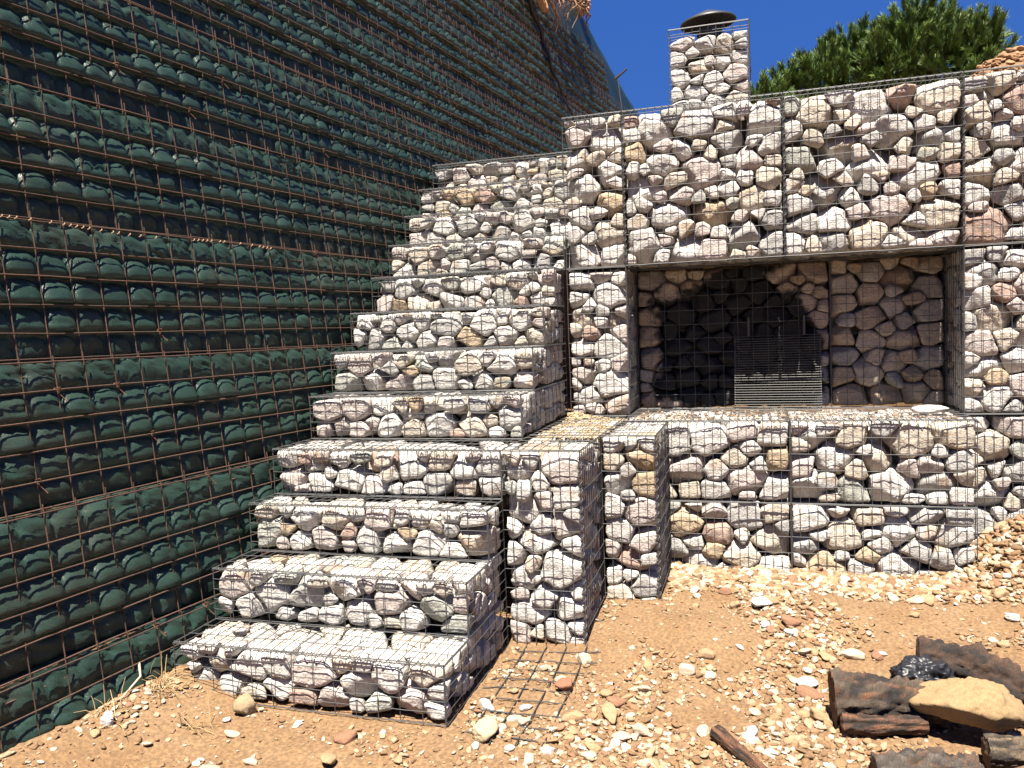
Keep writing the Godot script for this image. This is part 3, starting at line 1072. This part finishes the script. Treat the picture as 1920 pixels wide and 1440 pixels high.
func build_firewood() -> void:
	var gy := height(1.7, 2.0)
	wood_log("thick gnarled firewood log with a ragged reddish end, under the yellow stone", PackedVector3Array([Vector3(1.475, gy + 0.08, 2.03), Vector3(1.60, gy + 0.085, 2.02), Vector3(1.88, gy + 0.07, 1.97)]), 0.098, 0.085, Color(0.10, 0.072, 0.05), Color(0.20, 0.085, 0.04), 1, 0.2)
	wood_log("short round branch stub lying against the thick gnarled log", PackedVector3Array([Vector3(1.50, gy + 0.035, 2.125), Vector3(1.65, gy + 0.04, 2.12), Vector3(1.80, gy + 0.045, 2.09)]), 0.04, 0.03, Color(0.12, 0.065, 0.04), Color(0.28, 0.11, 0.045), 2, 0.12)
	wood_log("long dark bark log curving away behind the black bag", PackedVector3Array([Vector3(1.84, gy + 0.15, 1.70), Vector3(2.04, gy + 0.13, 1.74), Vector3(2.2, gy + 0.085, 1.88), Vector3(2.42, gy + 0.05, 2.08)]), 0.075, 0.09, Color(0.07, 0.04, 0.026), Color(0.12, 0.06, 0.032), 3, 0.26)
	wood_log("flaking grey bark log lying in front of the stones", PackedVector3Array([Vector3(1.58, gy + 0.0, 2.45), Vector3(1.74, gy + 0.014, 2.42), Vector3(1.90, gy + 0.004, 2.4)]), 0.072, 0.075, Color(0.105, 0.085, 0.07), Color(0.17, 0.09, 0.05), 4, 0.3)
	wood_log("pale split log beyond the flaking bark log", PackedVector3Array([Vector3(1.96, gy + 0.045, 2.26), Vector3(2.1, gy + 0.05, 2.25), Vector3(2.3, gy + 0.04, 2.22)]), 0.052, 0.05, Color(0.2, 0.15, 0.10), Color(0.26, 0.17, 0.09), 5, 0.16)
	wood_log("bare tan log end crossing below the pale split log", PackedVector3Array([Vector3(1.88, gy + 0.01, 2.45), Vector3(2.05, gy + 0.035, 2.40), Vector3(2.3, gy + 0.04, 2.34)]), 0.035, 0.055, Color(0.22, 0.15, 0.085), Color(0.26, 0.17, 0.09), 6, 0.1)
	var sy := height(1.12, 2.38)
	wood_log("reddish broken stick lying on the stony dirt by the white stone", PackedVector3Array([Vector3(1.035, height(1.035, 2.27) + 0.03, 2.27), Vector3(1.12, sy + 0.026, 2.37), Vector3(1.21, height(1.21, 2.48) + 0.015, 2.49)]), 0.028, 0.02, Color(0.185, 0.082, 0.042), Color(0.28, 0.14, 0.07), 7, 0.1)
	# the wedge of yellow stone propped on the wood
	boulder("boulder", "angular yellow stone wedge propped on top of the firewood", "boulder", Vector3(1.955, gy + 0.135, 2.1), Vector3.ONE, Vector3(0.02, -0.05, -0.10), PackedVector4Array([
		Vector4(0.1, 0.99, -0.1, 0.088), Vector4(-0.4, 0.91, 0.1, 0.068), Vector4(0.62, 0.78, 0.1, 0.112), Vector4(-0.2, 0.75, 0.62, 0.075), Vector4(0.93, 0.2, 0.3, 0.19), Vector4(0.05, 0.42, 0.9, 0.082), Vector4(-0.12, -0.62, 0.775, 0.06), Vector4(0.3, -0.5, 0.81, 0.085), Vector4(0, -1, 0, 0.07), Vector4(-0.9, -0.38, 0.2, 0.19), Vector4(0, 0.1, -0.99, 0.1), Vector4(0.55, -0.8, 0.2, 0.11)]), Color(0.33, 0.225, 0.11), 5)
	# black bin bag stuffed between the logs
	var u := unit_ball(24)
	var v := PackedVector3Array()
	for d in u.dirs:
		var n := 1.05 - absf(broad.get_noise_3dv(d * 0.55)) * 0.7 - 0.22 * absf(fine.get_noise_3dv(d * 1.5 + Vector3(4, 4, 4))) - 0.09 * absf(fine.get_noise_3dv(d * 4.0)) - 0.04 * absf(fine.get_noise_3dv(d * 9.0))
		v.append(Vector3(d.x * 0.125 * n, d.y * 0.088 * n, d.z * 0.1 * n))
	var bag := put("plastic_bag", bake(v, u.tris), M.black_plastic, null, Vector3(1.825, gy + 0.15, 1.90))
	tag(bag, "crumpled glossy black plastic bag wedged between the firewood logs", "bag")

func build_grate() -> void:
	var root := thing("grill_grate", "steel grill grate of many thin bars leaning against the sooty hearth back", "grill grate", Vector3(1.35, 1.0, -0.30))
	root.rotation_degrees = Vector3(-13, -2, 0)
	for x in [-0.275, 0.275]:
		var t := Tubes.new()
		t.add(line(Vector3(x, 0.0, 0), Vector3(x, 0.5, 0)), 0.0045, 0.0045, 6)
		put("frame_rod", tube_mesh(t), M.steel, root)
	for k in 30:
		var t := Tubes.new()
		t.add(line(Vector3(-0.28, 0.006 + k * 0.0168, 0.006), Vector3(0.28, 0.006 + k * 0.0168, 0.006)), 0.0024, 0.0024, 6)
		put("bar", tube_mesh(t), M.steel, root)
	for x in [1.17, 1.53]:
		var b := thing("steel_bracket", "upright steel bracket fixed to the sooty hearth back " + ("near the narrow pier" if x < 1.3 else "above the grate"), "bracket", Vector3(x, 1.5, -0.42))
		var t := Tubes.new()
		t.add(PackedVector3Array([Vector3(0, 0, 0), Vector3(0, 0.13, 0.0)]), 0.009, 0.009, 8)
		put("upright", tube_mesh(t), M.steel, b)
		var t2 := Tubes.new()
		t2.add(PackedVector3Array([Vector3(0, 0.13, 0), Vector3(0, 0.14, -0.04)]), 0.006, 0.006, 6)
		put("arm", tube_mesh(t2), M.steel, b)

func build_stake() -> void:
	var root := thing("steel_stake", "thin steel stake with a short crossbar rising behind the wall end", "stake", Vector3(0.345, 2.9, -0.62))
	var t := Tubes.new()
	t.add(line(Vector3(0, 0, 0), Vector3(-0.06, 0.52, 0)), 0.006, 0.006, 6)
	put("rod", tube_mesh(t), M.steel, root)
	var t2 := Tubes.new()
	t2.add(line(Vector3(-0.075, 0.505, 0), Vector3(0.012, 0.565, 0.0)), 0.011, 0.007, 6)
	put("crossbar", tube_mesh(t2), M.hose, root)

func build_roots() -> void:
	var g := RandomNumberGenerator.new()
	g.seed = 5
	var root := thing("dry_roots", "tangle of dry orange brown roots hanging over the green wall crest", "roots", wall_pt(7.0, 5.8, 0.05))
	var o := root.position
	for k in 46:
		var t := Tubes.new()
		var tone := g.randf()
		t.tint = Color(0.12, 0.065, 0.035).lerp(Color(0.30, 0.18, 0.10), tone)
		var s := g.randf_range(6.55, 8.6)
		var y := 5.85 + 0.27 * (s - 6.7) + g.randf_range(-0.1, 0.2)
		var pts := PackedVector3Array()
		var lean := g.randf_range(-0.15, 0.5)
		var drop := g.randf_range(0.15, 0.5)
		for q in 9:
			var f := q / 8.0
			pts.append(wall_pt(s + lean * f + 0.06 * sin(f * 7.0 + k), y - drop * f, 0.05 + 0.16 * sin(f * PI) * g.randf_range(0.5, 1.2) + 0.1) - o)
		t.add(pts, g.randf_range(0.007, 0.022), 0.003, 5)
		put("root", tube_mesh(t), M.twig, root)
	var stump := Tubes.new()
	stump.tint = Color(0.46, 0.25, 0.10)
	stump.add(PackedVector3Array([wall_pt(6.9, 6.05, 0.1) - o, wall_pt(6.95, 5.8, 0.13) - o, wall_pt(6.98, 5.6, 0.16) - o, wall_pt(6.99, 5.53, 0.17) - o]), 0.07, 0.05, 12)
	put("stub", tube_mesh(stump), M.twig, root)
	# faded red rag on the crest
	var u := unit_ball(9)
	var v := PackedVector3Array()
	var c := PackedColorArray()
	for d in u.dirs:
		var n := 1.0 + 0.55 * broad.get_noise_3dv(d * 6.0) - 0.3 * absf(fine.get_noise_3dv(d * 12.0))
		v.append(Vector3(d.x * 0.12, d.y * 0.16, d.z * 0.10) * n)
		var q := smoothstep(-0.05, 0.15, fine.get_noise_3dv(d * 5.0 + Vector3(3, 0, 0)))
		c.append(Color(0.40, 0.07, 0.055).lerp(Color(0.6, 0.5, 0.48), 1.0 - q))
	var rag := put("rag", bake(v, u.tris, c), M.cloth, null, wall_pt(9.4, 6.52, 0.0))
	tag(rag, "faded red and white rag caught on the green wall crest", "rag")

func build_dry_grass() -> void:
	var g := RandomNumberGenerator.new()
	g.seed = 41
	for clump in [[-1.32, 2.5, 34, "dry grass tuft in the corner between green wall and lowest step"], [-1.36, 2.78, 18, "thin dry stalks on the dirt along the green wall"], [-1.05, 2.66, 14, "flattened straw lying on the dirt heap before the lowest step"]]:
		var t := Tubes.new()
		var o := Vector3(clump[0], height(clump[0], clump[1]), clump[1])
		for k in int(clump[2]):
			var a := g.randf() * TAU
			var r := g.randf_range(0.0, 0.13)
			var p := Vector3(cos(a) * r, 0.0, sin(a) * r * 0.6)
			p.y = height(o.x + p.x, o.z + p.z) - o.y
			var d := Vector3(g.randf_range(-1, 1), g.randf_range(0.1, 0.9), g.randf_range(-0.6, 0.9)).normalized()
			var l := g.randf_range(0.06, 0.16)
			t.tint = Color(0.42, 0.29, 0.14) * g.randf_range(0.7, 1.2)
			t.add(PackedVector3Array([p, p + d * l * 0.5 + Vector3(0, 0.012, 0), p + d * l + Vector3(0, -0.01, 0)]), 0.0018, 0.0008, 4)
		var m := put("dry_grass", tube_mesh(t), M.twig, null, o)
		tag(m, clump[3], "dry grass")
	var t := Tubes.new()
	t.tint = Color(0.42, 0.33, 0.24)
	var y := height(-1.4, 2.7)
	t.add(PackedVector3Array([Vector3(-1.43, y + 0.10, 2.52), Vector3(-1.39, y + 0.06, 2.56), Vector3(-1.40, y + 0.01, 2.66), Vector3(-1.44, y + 0.0, 2.75)]), 0.006, 0.003, 6)
	tag(put("twig", tube_mesh(t), M.twig), "bare forked twig leaning at the foot of the green wall", "twig")

func build_pine() -> void:
	var g := RandomNumberGenerator.new()
	g.seed = 64
	var root := thing("pine_tree", "bushy green pine rising beyond the gabion wall", "tree", Vector3(3.3, 2.9, -9.2))
	var o := root.position
	# foliage masses: centre, radius
	var lobes := [
		[1.45, 5.15, 0.42], [1.95, 5.5, 0.46], [2.35, 5.15, 0.55], [2.45, 5.75, 0.5], [2.95, 5.55, 0.7], [2.95, 6.05, 0.5], [3.4, 5.6, 0.7], [3.7, 6.0, 0.62], [4.05, 6.1, 0.52], [4.15, 5.6, 0.65], [4.55, 5.75, 0.48], [4.72, 5.4, 0.4], [3.55, 5.0, 0.8], [2.6, 4.8, 0.7], [1.8, 4.9, 0.5], [4.5, 5.1, 0.5]]
	var bark := Tubes.new()
	bark.tint = Color(0.10, 0.06, 0.04)
	bark.add(PackedVector3Array([Vector3(0, -0.3, 0), Vector3(0.05, 0.8, 0.02), Vector3(-0.03, 1.7, 0), Vector3(0.1, 2.7, 0.0)]), 0.17, 0.07, 10)
	put("trunk", tube_mesh(bark), M.twig, root)
	var xf := []
	var cs := []
	for L in lobes:
		var cen := Vector3(L[0], L[1], o.z + g.randf_range(-0.5, 0.5)) - o
		var rad: float = L[2] * 0.95
		var limb := Tubes.new()
		limb.tint = Color(0.11, 0.065, 0.04)
		limb.add(PackedVector3Array([Vector3(0, 1.2, 0), Vector3(cen.x * 0.5, lerpf(1.3, cen.y, 0.45), cen.z * 0.4), cen]), 0.055, 0.02, 6)
		put("limb", tube_mesh(limb), M.twig, root)
		var shoots := int(300.0 * rad * rad) + 26
		for k in shoots:
			var d := Vector3(g.randfn(), g.randfn() * 0.9 + 0.25, g.randfn()).normalized()
			var rr := rad * pow(g.randf(), 0.28) * g.randf_range(0.85, 1.12)
			var p := cen + Vector3(d.x, d.y * 0.85, d.z) * rr
			var up := (d * 0.6 + Vector3(0, 0.85, 0) + Vector3(g.randfn(), g.randfn(), g.randfn()) * 0.25).normalized()
			# a shoot carries a run of tufts
			for q in 5:
				var at := p + up * (q * 0.05 - 0.1)
				var side := up.cross(Vector3(g.randf(), g.randf(), 1.1)).normalized()
				var b := Basis(side, up, side.cross(up)).rotated(up, g.randf() * TAU) * Basis.from_scale(Vector3.ONE * g.randf_range(0.75, 1.15))
				xf.append(Transform3D(b, at))
				var m := g.randf_range(0.75, 1.25)
				var young := 1.0 if q == 4 else 0.0
				cs.append(Color((0.062 + 0.03 * young) * m, (0.115 + 0.035 * young) * m, 0.022 * m))
	# one tuft: needles fanned round the shoot
	var v := PackedVector3Array()
	var idx := PackedInt32Array()
	var c := PackedColorArray()
	for k in 34:
		var a := TAU * k / 34.0 * 5.7
		var open := g.randf_range(0.35, 0.95)
		var d := Vector3(cos(a) * open, 1.0, sin(a) * open).normalized()
		var w := d.cross(Vector3(g.randf(), 0.2, g.randf())).normalized() * 0.004
		var s := Vector3(0, g.randf_range(-0.03, 0.03), 0)
		var l := g.randf_range(0.08, 0.135)
		var n := v.size()
		v.append_array(PackedVector3Array([s - w, s + w, s + d * l * 0.7 + w * 0.8, s + d * l, s + d * l * 0.7 - w * 0.8]))
		for q in 5: c.append(Color(1, 1, 1))
		idx.append_array(PackedInt32Array([n, n + 1, n + 2, n, n + 2, n + 4, n + 4, n + 2, n + 3]))
	var mm := MultiMesh.new()
	mm.transform_format = MultiMesh.TRANSFORM_3D
	mm.use_colors = true
	mm.mesh = bake(v, idx, c)
	mm.instance_count = xf.size()
	for k in xf.size():
		mm.set_instance_transform(k, xf[k])
		mm.set_instance_color(k, cs[k])
	var mi := MultiMeshInstance3D.new()
	mi.multimesh = mm
	mi.material_override = M.needle
	mi.name = "crown"
	mi.set_meta("kind", "stuff")
	root.add_child(mi, true)

# ------------------------------------------------------------------ scene
func _ready() -> void:
	var cam := Camera3D.new()
	cam.name = "camera"
	add_child(cam)
	cam.position = Vector3(1.1942, 1.5959, 5.3521)
	cam.rotation_degrees = Vector3(-3.7446, 16.7571, -2.1657)
	cam.fov = 51.14
	cam.near = 0.05
	cam.far = 500.0
	cam.current = true

	var sky_mat := ProceduralSkyMaterial.new()
	sky_mat.sky_top_color = Color(0.104, 0.213, 0.412)
	sky_mat.sky_horizon_color = Color(0.17, 0.288, 0.47)
	sky_mat.sky_curve = 0.12
	sky_mat.ground_horizon_color = Color(0.42, 0.34, 0.25)
	sky_mat.ground_bottom_color = Color(0.36, 0.27, 0.18)
	sky_mat.sun_angle_max = 1.0
	var sky := Sky.new()
	sky.sky_material = sky_mat
	var env := Environment.new()
	env.background_mode = Environment.BG_SKY
	env.sky = sky
	env.tonemap_mode = Environment.TONE_MAPPER_LINEAR
	env.tonemap_exposure = 3.6
	env.sdfgi_enabled = true
	env.ssao_enabled = true
	env.ssil_enabled = true
	var we := WorldEnvironment.new()
	we.name = "world"
	we.environment = env
	add_child(we)

	var sun := DirectionalLight3D.new()
	sun.name = "sun"
	add_child(sun)
	sun.look_at_from_position(Vector3(0.035, 0.92, 0.39), Vector3.ZERO, Vector3(0, 0, -1))
	sun.light_energy = 1.6
	sun.light_color = Color(1.0, 0.965, 0.91)
	sun.light_angular_distance = 0.5
	sun.shadow_enabled = true

	fine.seed = 4
	fine.frequency = 1.0
	fine.fractal_octaves = 2
	broad.seed = 9
	broad.frequency = 1.0
	broad.fractal_octaves = 3
	chips.seed = 15
	chips.noise_type = FastNoiseLite.TYPE_CELLULAR
	chips.frequency = 1.0
	chips.fractal_type = FastNoiseLite.FRACTAL_NONE
	chips.cellular_return_type = FastNoiseLite.RETURN_DISTANCE
	make_materials()
	build_ground()
	build_wall()
	build_gabions()
	build_pine()
	build_chimney_cowl()
	build_grate()
	build_stake()
	build_firewood()
	build_wire_sheet()
	build_roots()
	build_loose_rocks()
	build_dry_grass()
	build_gravel()
